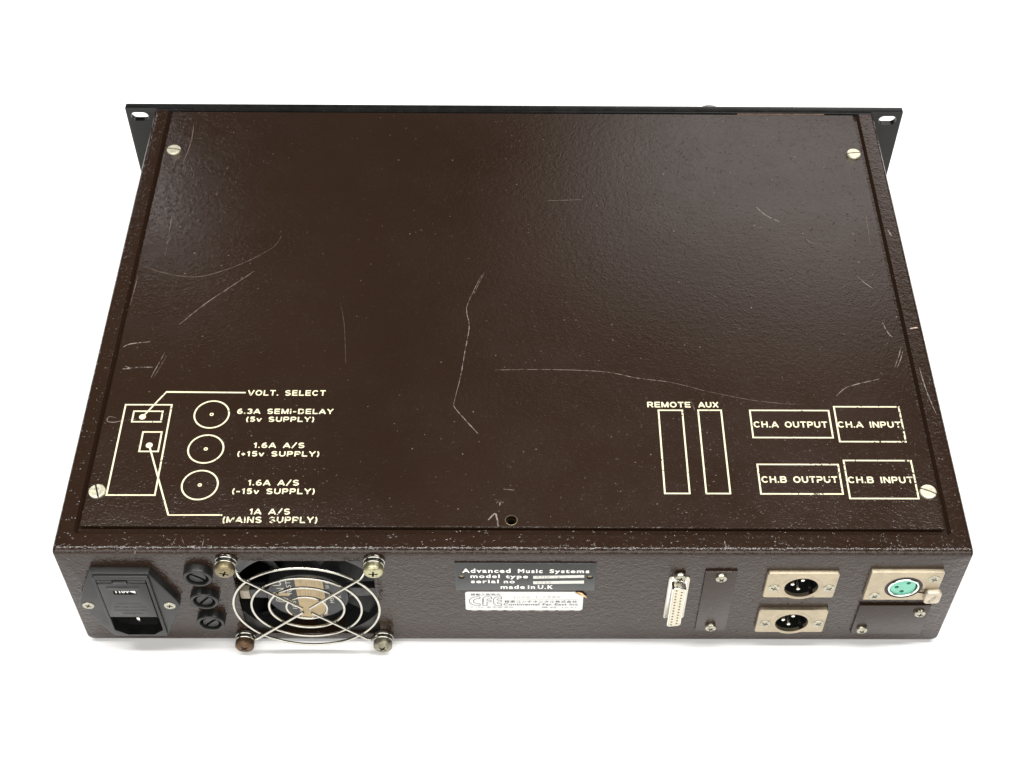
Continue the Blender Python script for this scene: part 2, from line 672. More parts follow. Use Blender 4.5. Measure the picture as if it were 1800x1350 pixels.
# lid recess with sloping sides
c = BM()
ro = rect(8.4, 435.4, 10.2, D + 30, 2.5, 4)
ri = inset_poly(ro, 1.3)
loft(c, [[(x, y, H + 1.0) for x, y in inset_poly(ro, -0.5)], [(x, y, H - 0.25) for x, y in ro],
         [(x, y, H - 0.9) for x, y in inset_poly(ro, 0.5)], [(x, y, H - 2.3) for x, y in ri]])
cut.append(mesh_from_bm(c, 'c'))
# fan opening
c = BM()
fan_open = [(FX - 34.6, FZ - 32), (FX - 32.3, FZ - 34.3), (FX + 32.3, FZ - 34.3), (FX + 34.6, FZ - 32),
            (FX + 34.6, FZ + 32), (FX + 32.3, FZ + 34.3), (FX - 32.3, FZ + 34.3), (FX - 34.6, FZ + 32)]
prism(c, fan_open, -5, 42, 'rear')
cut.append(mesh_from_bm(c, 'c'))
XM = [(364.6, 56.6), (364.8, 22.7)]
for x, z in XM:
    c = BM()
    lathe(c, [(9.2, -5), (9.2, 16)], x, z)
    cut.append(mesh_from_bm(c, 'c'))
XF = (415.4, 57.2)
c = BM()
lathe(c, [(9.9, -5), (9.9, 10)], *XF)
cut.append(mesh_from_bm(c, 'c'))
c = BM()
box(c, 16.5, 43.5, -3, 24, 14.5, 40)
cut.append(mesh_from_bm(c, 'c'))
c = BM()
lathe(c, [(2.3, H + 5), (2.3, H - 12)], 220.6, 18.3, 'top')
cut.append(mesh_from_bm(c, 'c'))
case = boolean(case, cut)
chassis = link_mesh('chassis', case, 'chassis', root)

# --- lid
bm = BM()
LID = H + 0.25
prism(bm, [(10.9, 14.5), (432.2, 13.7), (431.6, 323.0), (11.2, 323.2)], LID, LID - 1.1, 'top', bev=0.22, steps=2)
c = BM()
lathe(c, [(2.7, H + 5), (2.7, H - 9)], 220.6, 18.3, 'top')
lid = link_mesh('top_cover', boolean(mesh_from_bm(bm, 'lid'), [mesh_from_bm(c, 'c')]), 'cover', root)
c = BM()
lathe(c, [(3.1, LID - 0.02), (3.1, LID + 0.1), (2.75, LID + 0.16), (2.65, LID - 0.02)], 220.6, 18.3, 'top', n=32, closed=True)
part('hole_rim', c, 'old_steel', lid)
for (x, y, a) in ((17.0, 287.4, -0.15), (426.9, 286.8, 0.12), (15.8, 34.8, 1.9), (428.0, 35.7, -0.45)):
    screw('lid', 'lid_screw', (x, y, LID), lid, a, 'top')

# --- legends printed on the lid
PZ = LID + 0.04
LW = 0.85


def legend_frame(x0, x1, y0, y1, tag='printed_outline'):
    b_ = BM()
    sheet_frame(b_, rect(x0, x1, y0, y1), LW, PZ, 'top')
    return flat_part(tag, b_, 'legend', lid, 'top')


def el(cx, cy, rx, ry, a0, a1, n=12):
    return [(cx + rx * math.cos(math.radians(a0 + (a1 - a0) * k / n)), cy + ry * math.sin(math.radians(a0 + (a1 - a0) * k / n))) for k in range(n + 1)]


# wide grotesque capitals as centre lines in a box of height 1: glyph -> (width, strokes)
GLYPH = {
    'A': (1.0, [[(0.03, 0), (0.5, 0.97)], [(0.97, 0), (0.5, 0.97)], [(0.22, 0.3), (0.78, 0.3)]]),
    'B': (0.9, [[(0.1, 0), (0.1, 1)], [(0.1, 0.92)] + el(0.58, 0.73, 0.2, 0.19, 90, -90) + [(0.1, 0.54)], [(0.1, 0.54)] + el(0.6, 0.31, 0.22, 0.23, 90, -90) + [(0.1, 0.08)]]),
    'C': (1.0, [el(0.5, 0.5, 0.4, 0.42, 38, 322, 20)]),
    'D': (0.95, [[(0.1, 0), (0.1, 1)], [(0.1, 0.92), (0.4, 0.92)] + el(0.45, 0.5, 0.4, 0.42, 90, -90, 14) + [(0.4, 0.08), (0.1, 0.08)]]),
    'E': (0.85, [[(0.1, 0), (0.1, 1)], [(0.1, 0.92), (0.83, 0.92)], [(0.1, 0.51), (0.78, 0.51)], [(0.1, 0.08), (0.85, 0.08)]]),
    'H': (0.92, [[(0.1, 0), (0.1, 1)], [(0.82, 0), (0.82, 1)], [(0.1, 0.52), (0.82, 0.52)]]),
    'I': (0.22, [[(0.11, 0), (0.11, 1)]]),
    'L': (0.78, [[(0.1, 0), (0.1, 1)], [(0.1, 0.08), (0.78, 0.08)]]),
    'M': (1.08, [[(0.1, 0), (0.1, 1)], [(0.98, 0), (0.98, 1)], [(0.14, 0.95), (0.54, 0.05)], [(0.94, 0.95), (0.54, 0.05)]]),
    'N': (0.95, [[(0.1, 0), (0.1, 1)], [(0.85, 0), (0.85, 1)], [(0.13, 0.97), (0.82, 0.03)]]),
    'O': (1.05, [el(0.525, 0.5, 0.42, 0.42, 0, 360, 26)]),
    'P': (0.86, [[(0.1, 0), (0.1, 1)], [(0.1, 0.92)] + el(0.55, 0.68, 0.21, 0.24, 90, -90) + [(0.1, 0.44)]]),
    'R': (0.92, [[(0.1, 0), (0.1, 1)], [(0.1, 0.92)] + el(0.57, 0.70, 0.21, 0.22, 90, -90) + [(0.1, 0.48)], [(0.52, 0.48), (0.84, 0)]]),
    'S': (0.9, [el(0.45, 0.71, 0.34, 0.21, 25, 180, 10) + el(0.45, 0.71, 0.34, 0.20, 180, 262, 5)[1:] + el(0.45, 0.28, 0.35, 0.21, 80, 0, 6) + el(0.45, 0.28, 0.35, 0.21, 0, -158, 10)[1:]]),
    'T': (0.86, [[(0, 0.92), (0.86, 0.92)], [(0.43, 0), (0.43, 0.92)]]),
    'U': (0.92, [[(0.1, 1), (0.1, 0.4)] + el(0.46, 0.4, 0.36, 0.32, 180, 360, 12)[1:] + [(0.82, 1)]]),
    'V': (0.95, [[(0.03, 1), (0.475, 0.03)], [(0.92, 1), (0.475, 0.03)]]),
    'X': (0.95, [[(0.06, 0), (0.89, 1)], [(0.06, 1), (0.89, 0)]]),
    'Y': (0.95, [[(0.04, 1), (0.475, 0.45)], [(0.91, 1), (0.475, 0.45)], [(0.475, 0.47), (0.475, 0)]]),
    '1': (0.45, [[(0.3, 0), (0.3, 1)], [(0.3, 0.9), (0.02, 0.72)]]),
    '3': (0.82, [el(0.4, 0.72, 0.3, 0.2, 160, -90, 12), el(0.4, 0.29, 0.32, 0.22, 90, -160, 12)]),
    '5': (0.82, [[(0.72, 0.92), (0.2, 0.92), (0.14, 0.5)], el(0.4, 0.33, 0.31, 0.25, 140, -150, 14)]),
    '6': (0.85, [el(0.43, 0.31, 0.31, 0.24, 0, 360, 18), el(0.55, 0.4, 0.44, 0.52, 75, 180, 10)]),
    'i': (0.22, [[(0.11, 0), (0.11, 0.66)], [(0.11, 0.82), (0.11, 1)]]),
    'v': (0.72, [[(0.04, 0.7), (0.36, 0.03)], [(0.68, 0.7), (0.36, 0.03)]]),
    '.': (0.22, [[(0.11, 0), (0.11, 0.19)]]),
    '-': (0.6, [[(0.04, 0.42), (0.56, 0.42)]]),
    '\u2212': (0.6, [[(0.04, 0.42), (0.56, 0.42)]]),
    '+': (0.62, [[(0.04, 0.42), (0.58, 0.42)], [(0.31, 0.15), (0.31, 0.69)]]),
    '/': (0.7, [[(0.05, -0.05), (0.65, 1.05)]]),
    '(': (0.34, [el(0.62, 0.45, 0.5, 0.72, 132, 228, 8)]),
    ')': (0.34, [el(-0.28, 0.45, 0.5, 0.72, 48, -48, 8)]),
    ' ': (0.62, []),
}


def legend_text(s, x0, x1, base, cap, sw=0.72, gap=0.22, mat='legend'):
    total = sum(GLYPH[c][0] for c in s) + gap * (len(s) - 1)
    sx = (x1 - x0) / total
    cur = 0.0
    b_ = BM()
    k = 0
    for c in s:
        w, strokes = GLYPH[c]
        for st in strokes:
            pts = [(x0 + (cur + p) * sx, base + q * cap) for p, q in st]
            if len(pts) > 2 and (Vector(pts[0]) - Vector(pts[-1])).length < 1e-4:
                sheet_ring(b_, pts[:-1], sw, PZ + 0.012 + 0.006 * (k % 4))
            else:
                ribbon(b_, pts, sw, PZ + 0.012 + 0.006 * (k % 4), 'top')
            k += 1
        cur += w + gap
    return flat_part('printed_lettering', b_, mat, lid, 'top')


def sheet_ring(b_, pts, w, d):
    o_, i_ = inset_poly(pts, -w / 2), inset_poly(pts, w / 2)
    a = [b_.verts.new((x, y, d)) for x, y in o_]
    c = [b_.verts.new((x, y, d)) for x, y in i_]
    n = len(a)
    for i in range(n):
        b_.faces.new((a[i], a[(i + 1) % n], c[(i + 1) % n], c[i]))


def legend_line(pts, dot=None):
    b_ = BM()
    ribbon(b_, pts, LW, PZ + 0.02, 'top')
    if dot:
        sheet(b_, circle(dot[0], dot[1], 1.75, 24), PZ + 0.04, 'top')
    flat_part('printed_pointer_line', b_, 'legend', lid, 'top')


legend_frame(20.2, 44.9, 32.4, 90.7)
legend_frame(25.2, 40.9, 78.6, 86.4)
legend_frame(32.0, 42.4, 59.5, 72.8)
legend_line([(30.6, 82.2), (40.4, 98.9), (81.7, 98.6)], (30.6, 82.2))
legend_line([(36.9, 63.8), (52.9, 20.9), (79.2, 21.0)], (36.9, 63.8))
for (cx, cy) in ((65.9, 84.0), (65.8, 61.6), (65.8, 39.1)):
    b_ = BM()
    sheet_frame(b_, circle(cx, cy, 9.3, 64), 0.85, PZ, 'top')
    flat_part('printed_circle', b_, 'legend', lid, 'top')
    b_ = BM()
    sheet_frame(b_, circle(cx, cy, 1.05, 24), 0.62, PZ, 'top')
    flat_part('printed_centre_dot', b_, 'legend', lid, 'top')
legend_text('VOLT. SELECT', 83.0, 123.4, 96.7, 3.6)
legend_text('6.3A SEMi-DELAY', 78.8, 128.4, 84.5, 3.3)
legend_text('(5v SUPPLY)', 84.0, 119.0, 79.3, 3.2)
legend_text('1.6A A/S', 89.8, 115.5, 62.4, 3.3)
legend_text('(+15v SUPPLY)', 82.1, 123.5, 57.0, 3.2)
legend_text('1.6A A/S', 89.6, 114.9, 38.9, 3.4)
legend_text('(\u221215v SUPPLY)', 82.3, 123.2, 33.7, 3.3)
legend_text('1A A/S', 92.3, 112.1, 21.4, 3.4)
legend_text('(MAINS SUPPLY)', 79.7, 125.9, 16.4, 3.6)
legend_text('REMOTE', 291.2, 313.7, 89.6, 3.6, 0.76, 0.19)
legend_text('AUX', 317.9, 328.3, 89.6, 3.6, 0.76, 0.19)
legend_frame(296.4, 309.6, 34.2, 88.1)
legend_frame(317.0, 329.8, 34.2, 88.2)
legend_frame(343.9, 385.7, 69.5, 88.2)
legend_frame(388.0, 422.7, 67.0, 90.8)
legend_frame(344.2, 385.9, 34.1, 53.2)
legend_frame(388.2, 423.2, 31.4, 55.8)
legend_text('CH.A OUTPUT', 345.4, 383.4, 76.5, 3.9, 0.76, 0.19)
legend_text('CH.A INPUT', 388.8, 421.5, 76.6, 3.9, 0.76, 0.19)
legend_text('CH.B OUTPUT', 345.8, 383.9, 41.4, 3.9, 0.76, 0.19)
legend_text('CH.B INPUT', 389.1, 421.8, 41.3, 3.9, 0.76, 0.19)

# --- scratches on the lid and on the case rim
SCR = {
    'a': ([(203.7, 184.9), (196.6, 163.5), (195.9, 156), (197.5, 145.5), (195.4, 127.0), (193.7, 111.1), (190.3, 90.6)], 0.30, 'scratch'),
    'a2': ([(190.3, 90.6), (193, 86), (203.4, 71.9)], 0.42, 'scratch'),
    'a3': ([(205, 186), (199.5, 170)], 0.22, 'scratch'),
    'b': ([(211.7, 114.7), (238.9, 115.2), (269.0, 113.8), (286.9, 109.5), (304.8, 106.5), (322.3, 100.7)], 0.28, 'scratch'),
    'b2': ([(322.3, 100.7), (348.6, 94.2), (372.0, 91.5)], 0.26, 'scratch_dim'),
    'c': ([(40.2, 146.3), (52.1, 161.5), (64.5, 174.5), (76.4, 186.8)], 0.36, 'scratch'),
    'd': ([(11.4, 191.8), (23.4, 186.1), (39.8, 182.2), (52.2, 184.1), (70.2, 193.5), (84.9, 205.7), (88.8, 214.9)], 0.34, 'scratch_dim'),
    'e': ([(363.2, 240.7), (367.8, 234.0), (375.8, 227.9)], 0.5, 'scratch'),
    'f': ([(387.8, 215.4), (391, 212), (396.1, 208.5)], 0.3, 'scratch_dim'),
    'g': ([(414.2, 185.2), (417.8, 179.5), (422.0, 175.1)], 0.36, 'scratch'),
    'h': ([(15.0, 114.6), (22.1, 115.5), (30.7, 115.9)], 0.9, 'scratch'),
    'h2': ([(16.0, 116.6), (20.1, 114.9), (24.7, 115.6)], 0.6, 'scratch'),
    'i': ([(12.5, 129.8), (16.4, 132.3), (26.7, 133.9)], 0.6, 'scratch'),
    'j': ([(126.2, 162.8), (129.5, 147.2), (132.5, 118.7)], 0.3, 'scratch_faint'),
    'k': ([(390.7, 97.5), (396.0, 102.9), (403.9, 106.1), (415.0, 109.3)], 0.4, 'scratch'),
    'l': ([(424.3, 116.8), (427.5, 124), (430.4, 132.0)], 0.34, 'scratch'),
    'm': ([(425.6, 116.8), (428.2, 122), (431.0, 129.4)], 0.34, 'scratch'),
    'n': ([(23.9, 228.5), (24.7, 209.9), (24.7, 198.6)], 0.3, 'scratch_dim'),
    'o': ([(25.7, 310.9), (26.1, 295.2), (23.9, 275.3)], 0.5, 'scratch_dim'),
    'p': ([(30.7, 108.4), (35.5, 126.3)], 0.3, 'scratch'),
    'p2': ([(32.2, 108.4), (37.0, 124.3)], 0.3, 'scratch_dim'),
    'q': ([(17.3, 81.6), (13.4, 82.3), (12.9, 79.4), (16, 78.6), (20.6, 79.7), (27.7, 80.9)], 0.45, 'scratch'),
    'r': ([(314.0, 94.1), (315.0, 91), (315.8, 86.5)], 0.4, 'scratch_dim'),
    's': ([(212.5, 30.9), (216.7, 28.5)], 0.5, 'scratch_dim'),
    's2': ([(216.5, 37), (222, 36.4)], 0.5, 'scratch_dim'),
    't': ([(209.2, 18.3), (212.5, 22.3), (213.4, 20.0), (214.3, 14.4)], 0.85, 'scratch'),
    't2': ([(213.2, 28.5), (215, 30.2), (214.8, 27)], 0.8, 'scratch'),
    'u': ([(12.3, 176.4), (12.2, 183.0), (11.4, 160.6)], 0.35, 'scratch_dim'),
    'v': ([(426.5, 233.4), (425.6, 210.1)], 0.3, 'scratch_dim'),
    'w': ([(423, 150), (425, 142), (427, 139)], 0.5, 'scratch'),
    'x': ([(241, 245), (262, 246)], 0.4, 'scratch_dim'),
    'y': ([(45, 118), (47, 114)], 0.4, 'scratch_dim'),
    'z': ([(20, 297), (34, 299)], 0.3, 'scratch_faint'),
}
for k, (pts, w, mt) in SCR.items():
    b_ = BM()
    ribbon(b_, pts, w, LID + 0.02, 'top', jitter=0.18, taper=True, step=1.5)
    flat_part('scratch', b_, mt, lid, 'top')
b_ = BM()
rnd = random.Random(5)
for _ in range(210):
    m_ = rnd.random()
    if m_ < 0.45:
        x, y = rnd.gauss(122, 14), rnd.gauss(19, 4)
    elif m_ < 0.6:
        x, y = rnd.gauss(110, 12), rnd.gauss(50, 3)
    elif m_ < 0.72:
        x, y = rnd.gauss(350, 20), rnd.gauss(20, 5)
    else:
        x, y = rnd.uniform(14, 428), rnd.uniform(16, 318)
    if not (13 < x < 430 and 15.5 < y < 320):
        continue
    s = rnd.uniform(0.1, 0.26)
    sheet(b_, [(x + s * rnd.uniform(.6, 1.2) * math.cos(a), y + s * rnd.uniform(.5, 1.3) * math.sin(a)) for a in (0, 1.2, 2.4, 3.7, 5.0)], LID + 0.025, 'top')
flat_part('paint_chips', b_, 'scratch', lid, 'top', kind='stuff')
# scrapes on the case rim
for pts, w, mt in (([(437.3, 145.4), (439.5, 145.9), (441.8, 146.4)], 1.0, 'scrape'),
                   ([(437.9, 118), (438.6, 104), (440.2, 92), (441.3, 86)], 0.45, 'scratch'),
                   ([(71.7, 2.8), (72.1, 7.2)], 0.4, 'scratch_dim'), ([(57, 2.8), (58.6, 8.2)], 0.4, 'scratch_dim'),
                   ([(437.5, 222), (439, 217)], 0.9, 'scratch'), ([(438.5, 251), (440.2, 250)], 0.5, 'scratch_dim'),
                   ([(324, 6.5), (324.5, 3)], 0.7, 'scratch'), ([(63, 4), (60.8, 8.5)], 0.3, 'scratch_dim')):
    b_ = BM()
    ribbon(b_, pts, w, H + 0.03, 'top', jitter=0.2, taper=True, step=0.9)
    flat_part('scratch', b_, mt, chassis, 'top')

# --- front panel with rack ears (faces away from the camera)
bm = BM()
prism(bm, rect(-19.0, 463.6, 0.0, 85.9, 0.9, 3), 326.0, 329.9, 'rear', bev=0.35, steps=2)
slots = []
for sx in (-11.0, 455.0):
    for z in (78.8, 7.4):
        c = BM()
        prism(c, rect(sx - 5.6, sx + 5.6, z - 3.45, z + 3.45, 3.4, 8), 320, 340, 'rear')
        slots.append(mesh_from_bm(c, 'c'))
link_mesh('front_panel', boolean(mesh_from_bm(bm, 'p'), slots), 'black_paint', root)
bm = BM()
box(bm, 0.2, 444.0, 324.0 + 0.4, 326.0, 2, 85.25, 0.25)
part('panel_flange', bm, 'black_paint', root)
bm = BM()
box(bm, 360, 414, 323.3, 324.3, 82.0, 85.2)
part('board_edge', bm, 'board', root)
bm = BM()
lathe(bm, [(9.5, 329.9), (9.5, 331), (9, 332), (9, 345.2), (8.3, 346.4), (0.02, 346.4)], 345.7, 65.4, n=40)
part('control_knob', bm, 'knob', root)

# ------------------------------------------------------------------ mains inlet
bm = BM()
hexp = [(15.2, 14.2), (44.3, 14.2), (53.6, 38.3), (54.9, 42.6), (53.6, 47.6), (44.4, 71.4), (15.4, 71.4), (6.0, 47.6), (4.7, 42.6), (6.0, 38.3)]
prism(bm, hexp, -4.2, 0.0, 'rear', bev=0.7, steps=3)
c1 = BM()
sock = [(18.3, 20.8), (24.2, 16.2), (37.6, 16.2), (42.9, 20.8), (42.9, 33.6), (18.3, 33.6)]
prism(c1, sock, -12, 10, 'rear')
c2 = mesh_from_bm(c1, 'c')
inlet = link_mesh('power_inlet', boolean(mesh_from_bm(bm, 'i'), [c2.copy()]), 'black_plastic', root)
bm = BM()
prism(bm, rect(16.8, 44.3, 14.9, 70.6, 1.0, 3), -5.6, -4.3, 'rear', bev=0.35)
c = BM()
prism(c, rect(18.2, 42.9, 33.9, 68.0), -12, -4.9, 'rear')
me = boolean(mesh_from_bm(bm, 'i'), [c2, mesh_from_bm(c, 'c')])
link_mesh('inlet_bezel', me, 'black_plastic', inlet)
bm = BM()
prism(bm, rect(18.7, 42.4, 34.3, 65.4, 0.6, 3), -6.1, -4.9, 'rear', bev=0.3)
c = BM()
box(c, 25.0, 36.2, -8, -5.4, 55.6, 58.9)
link_mesh('fuse_drawer', boolean(mesh_from_bm(bm, 'i'), [mesh_from_bm(c, 'c')]), 'black_plastic', inlet)
for x0, x1 in ((18.7, 26.0), (33.6, 42.4)):
    bm = BM()
    box(bm, x0, x1, -5.8, -4.9, 65.9, 67.7, 0.15)
    part('hinge', bm, 'black_plastic', inlet)
bm = BM()
box(bm, 26.4, 33.2, -6.2, -4.9, 65.2, 67.0, 0.2)
part('drawer_catch', bm, 'black_plastic', inlet)
bm = BM()
prism(bm, rect(22.5, 38.6, 60.4, 62.6, 1.0, 4), -6.35, -6.1, 'rear', bev=0.1)
part('finger_grip', bm, 'black_plastic', inlet)
bm = BM()
box(bm, 25.1, 36.1, -5.42, -5.3, 55.7, 58.8)
part('voltage_window', bm, 'hole', inlet)
text('voltage_marking', '110V\u25c4', 25.8, 35.6, 55.9, 2.6, -5.46, 'rear', 'white_print', inlet, 0.03, 1.05)
for i, (s, x0, x1) in enumerate((('CAUTION Use only', 24.6, 36.4), ('250V fuses of same type', 22.6, 38.8), ('Disconnect power before', 22.2, 39.2), ('replacing fuse', 25.6, 35.6))):
    text('moulded_lettering', s, x0, x1, 46.4 - i * 3.0, 1.3, -6.13, 'rear', 'emboss', inlet, 0.02, 1.05)
# socket well
bm = BM()
prism(bm, inset_poly(sock, -0.25), 14, 15, 'rear')
part('socket_back', bm, 'hole', inlet)
bm = BM()
wall = inset_poly(sock, -0.2)
loft(bm, [[place(x, y, -4.0, 'rear') for x, y in wall], [place(x, y, 14, 'rear') for x, y in wall]], False, False)
part('socket_wall', bm, 'hole', inlet)
for x, z in ((30.2, 24.0), (25.5, 20.5), (35.0, 20.5)):
    bm = BM()
    box(bm, x - 0.9, x + 0.9, -1.5 if z > 22 else 6.0, 14, z - 2.0, z + 2.0, 0.5)
    part('contact_pin', bm, 'silver', inlet)
for x, z, a in ((9.1, 42.2, 0.5), (49.7, 42.2, 0.2)):
    screw('countersunk', 'zinc', (x, -4.22, z), inlet, a)

# ------------------------------------------------------------------ fuse holders
for z, ang in ((67.0, -0.7), (45.8, 0.9), (24.5, 0.8)):
    bm = BM()
    lathe(bm, [(7.2, 0), (7.2, -3.2), (7.0, -3.9), (6.5, -4.3), (5.7, -4.3), (5.3, -3.8), (5.1, -2.6), (5.1, -1.0)], 67.5, z, n=48, cap1=True)
    fh = part('fuse_holder', bm, 'black_plastic', root)
    bm = BM()
    lathe(bm, [(4.1, -0.9), (4.1, -2.9), (3.9, -3.3), (3.3, -3.3), (3.1, -3.05), (0.02, -3.05)], 67.5, z, n=40)
    s = BM()
    prism(s, [(67.5 + p * math.cos(ang) - q * math.sin(ang), z + p * math.sin(ang) + q * math.cos(ang)) for p, q in ((-5, -.7), (5, -.7), (5, .7), (-5, .7))], -6, -1.7, 'rear')
    link_mesh('fuse_cap', boolean(mesh_from_bm(bm, 'c'), [mesh_from_bm(s, 'c')]), 'black_plastic', fh)

# ------------------------------------------------------------------ fan
bm = BM()
prism(bm, rect(FX - 40, FX + 40, FZ - 39.6, FZ + 39.6, 3, 3), 2.0, 38, 'rear', bev=0.3)
c = BM()
lathe(c, [(38, -5), (37.6, 6), (37.6, 45)], FX, FZ, n=64)
fan = link_mesh('cooling_fan', boolean(mesh_from_bm(bm, 'f'), [mesh_from_bm(c, 'c')]), 'fan_plastic', root)
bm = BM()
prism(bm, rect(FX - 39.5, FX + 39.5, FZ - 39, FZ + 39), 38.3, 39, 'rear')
part('fan_shade_sheet', bm, 'black_deep', fan)  # dark sheet closing the bore, stands in for shade behind the blades
bm = BM()
lathe(bm, [(20.6, 26), (20.6, 1.6), (20.2, 1.0), (0.02, 0.9)], FX, FZ, n=64)
hub = part('motor_hub', bm, 'fan_plastic', fan)
for k in range(2):
    a = math.radians(2 + 180 * k)
    ca, sa = math.cos(a), math.sin(a)
    pts = []
    for r_, w_ in ((20, 4.4), (38.2, 3.4)):
        pts.append((r_, w_))
    poly = [(20, -4.2), (38.5, -3.2), (38.5, 3.2), (20, 4.2)]
    bm = BM()
    prism(bm, [(FX + p * ca - q * sa, FZ + p * sa + q * ca) for p, q in poly], 3.2, 7.5, 'rear', bev=0.4)
    part('strut', bm, 'fan_plastic', fan)
for k in range(7):
    a0 = 2 * math.pi * k / 7 + 0.35
    bm = BM()
    rows = []
    for i in range(6):
        r_ = 20 + 16.8 * i / 5
        row = []
        for j in range(6):
            t = j / 5
            a = a0 + (0.62 + 0.1 * i / 5) * t - 0.12 * i / 5
            row.append(bm.verts.new((FX + r_ * math.cos(a), 5 + 14 * t - 2.5 * math.sin(math.pi * t), FZ + r_ * math.sin(a))))
        rows.append(row)
    for i in range(5):
        for j in range(5):
            bm.faces.new((rows[i][j], rows[i + 1][j], rows[i + 1][j + 1], rows[i][j + 1]))
    geo = bmesh.ops.solidify(bm, geom=bm.faces[:], thickness=1.2)
    part('blade', bm, 'fan_plastic', fan)
# label on the hub
LY = 0.86


def clip_circle(x0, x1, r, n=24):
    def arc(xa, xb, s):
        return [(FX + xa + (xb - xa) * k / n, FZ + s * math.sqrt(max(0, r * r - (xa + (xb - xa) * k / n) ** 2))) for k in range(n + 1)]
    return arc(x0, x1, -1) + arc(x1, x0, 1)


b_ = BM()
prism(b_, clip_circle(-18.6, -5.2, 18.9), LY - .03, LY + .04, 'rear')
part('label_panel', b_, 'label_black', fan)
b_ = BM()
prism(b_, clip_circle(-5.2, 8.6, 18.9), LY - .05, LY + .04, 'rear')
part('label_panel', b_, 'label_gold', fan, label='gold paper strip across the fan hub')
b_ = BM()
prism(b_, clip_circle(8.6, 18.6, 18.9), LY - .03, LY + .04, 'rear')
part('label_panel', b_, 'label_black', fan)
b_ = BM()
sheet(b_, [(FX - 18.4, FZ + 1.6), (FX - 9.2, FZ + 1.0), (FX - 8.8, FZ + 3.8), (FX - 18.2, FZ + 4.2)], LY - .06, 'rear')
flat_part('label_tab', b_, 'label_gold', fan, 'rear')
LT = LY - 0.08
for s, x, z, w, cp in (('U', -14.2, 12.5, 3.8, 4.2), ('ST', -8.6, 12.0, 6.0, 2.4), ('VO', -8.8, 5.0, 6.2, 2.6), ('N', -13, 6.4, 4.0, 3.6), ('ICS', -7.6, -7.4, 7.6, 2.2),
                       ('50 60', 10.6, 12.0, 8.2, 1.6), ('MST', 11.8, -1.5, 8.0, 2.0), ('R', 15.8, 0.5, 2.2, 1.8)):
    text('label_lettering', s, FX + x - w / 2, FX + x + w / 2, FZ + z - cp / 2, cp, LT, 'rear', 'label_ink', fan, 0.0, 1.05, rot=math.pi / 2)
b_ = BM()
sheet_frame(b_, [(FX - 13.2 + 3.1 * math.cos(a), FZ - 2.6 + 2.3 * math.sin(a)) for a in [2 * math.pi * k / 28 for k in range(28)]], 0.4, LT, 'rear')
sheet_frame(b_, [(FX - 13.2 + 1.9 * math.cos(a), FZ - 2.6 + 1.4 * math.sin(a)) for a in [2 * math.pi * k / 28 for k in range(28)]], 0.35, LT, 'rear')
flat_part('label_mark', b_, 'label_ink', fan, 'rear')
for i in range(9):
    x = -3.6 + i * 1.35
    for z0, z1 in ((8.5 - (i % 3), 15.5), (1.0, 6 + (i % 2))):
        if (i * 7 + int(z0)) % 4 == 0:
            continue
        b_ = BM()
        ribbon(b_, [(FX + x, FZ + z0), (FX + x + 0.1, FZ + z1)], 0.16, LT, 'rear')
        flat_part('label_rule', b_, 'scratch', fan, 'rear')
bm = BM()
box(bm, FX - 34.3, FX - 29.5, 2.4, 8.5, FZ - 4.4, FZ + 3.0, 0.3)
part('terminal_block', bm, 'fan_cream', fan)

# ------------------------------------------------------------------ fan guard
guard = bpy.data.objects.new('fan_guard', None)
scene.collection.objects.link(guard)
guard.location = Vector((FX, -5.5, FZ)) * MM - world_of(root)
guard.empty_display_size = 0.02
guard.parent = root
GY = -5.4
for r_ in (36.3, 27.4, 18.7, 10.1):
    bm = BM()
    n = 96
    tube(bm, [(FX + r_ * math.cos(2 * math.pi * k / n), GY, FZ + r_ * math.sin(2 * math.pi * k / n)) for k in range(n)], 0.68, 10, closed=True)
    part('ring', bm, 'chrome', guard, sharp=80)
for k, r0 in enumerate((2.4, 2.6, 2.6, 3.2)):
    a = math.radians(45 + 90 * k)
    ca, sa = math.cos(a), math.sin(a)
    path = [(r0, GY - 1.5), (20, GY - 1.5), (39.5, GY - 1.5), (41.0, GY - 1.3), (42.2, GY - 0.7), (45.4, -2.3), (46.6, -1.6), (48.5, -1.3), (52, -1.3)]
    bm = BM()
    tube(bm, [(FX + r_ * ca, y_, FZ + r_ * sa) for r_, y_ in path], 0.68, 10)
    part('spoke', bm, 'chrome', guard, sharp=60)
HS = 35.75
for (dx, dz, mt, a, lb) in ((-1, 1, 'old_steel', 0.4, 'tarnished brown guard screw'), (1, 1, 'olive', 0.1, 'greenish brass guard screw'),
                            (-1, -1, 'rust', 0.9, 'rusty guard screw'), (1, -1, 'dull', 0.65, 'dull steel guard screw with worn slot')):
    x, z = FX + dx * HS, FZ + dz * HS
    bm = BM()
    lathe(bm, [(5.2, -0.4), (5.3, -0.6), (5.3, -1.9), (5.1, -2.1)], x, z, n=48)
    part('washer', bm, 'chrome', guard)
    bm = BM()
    lathe(bm, [(4.8, -2.5), (5.0, -2.7), (5.0, -3.9), (4.8, -4.1)], x, z, n=48)
    part('spring_washer', bm, 'chrome', guard)
    screw('pan_large', mt, (x, -4.1, z), guard, a, label=lb)

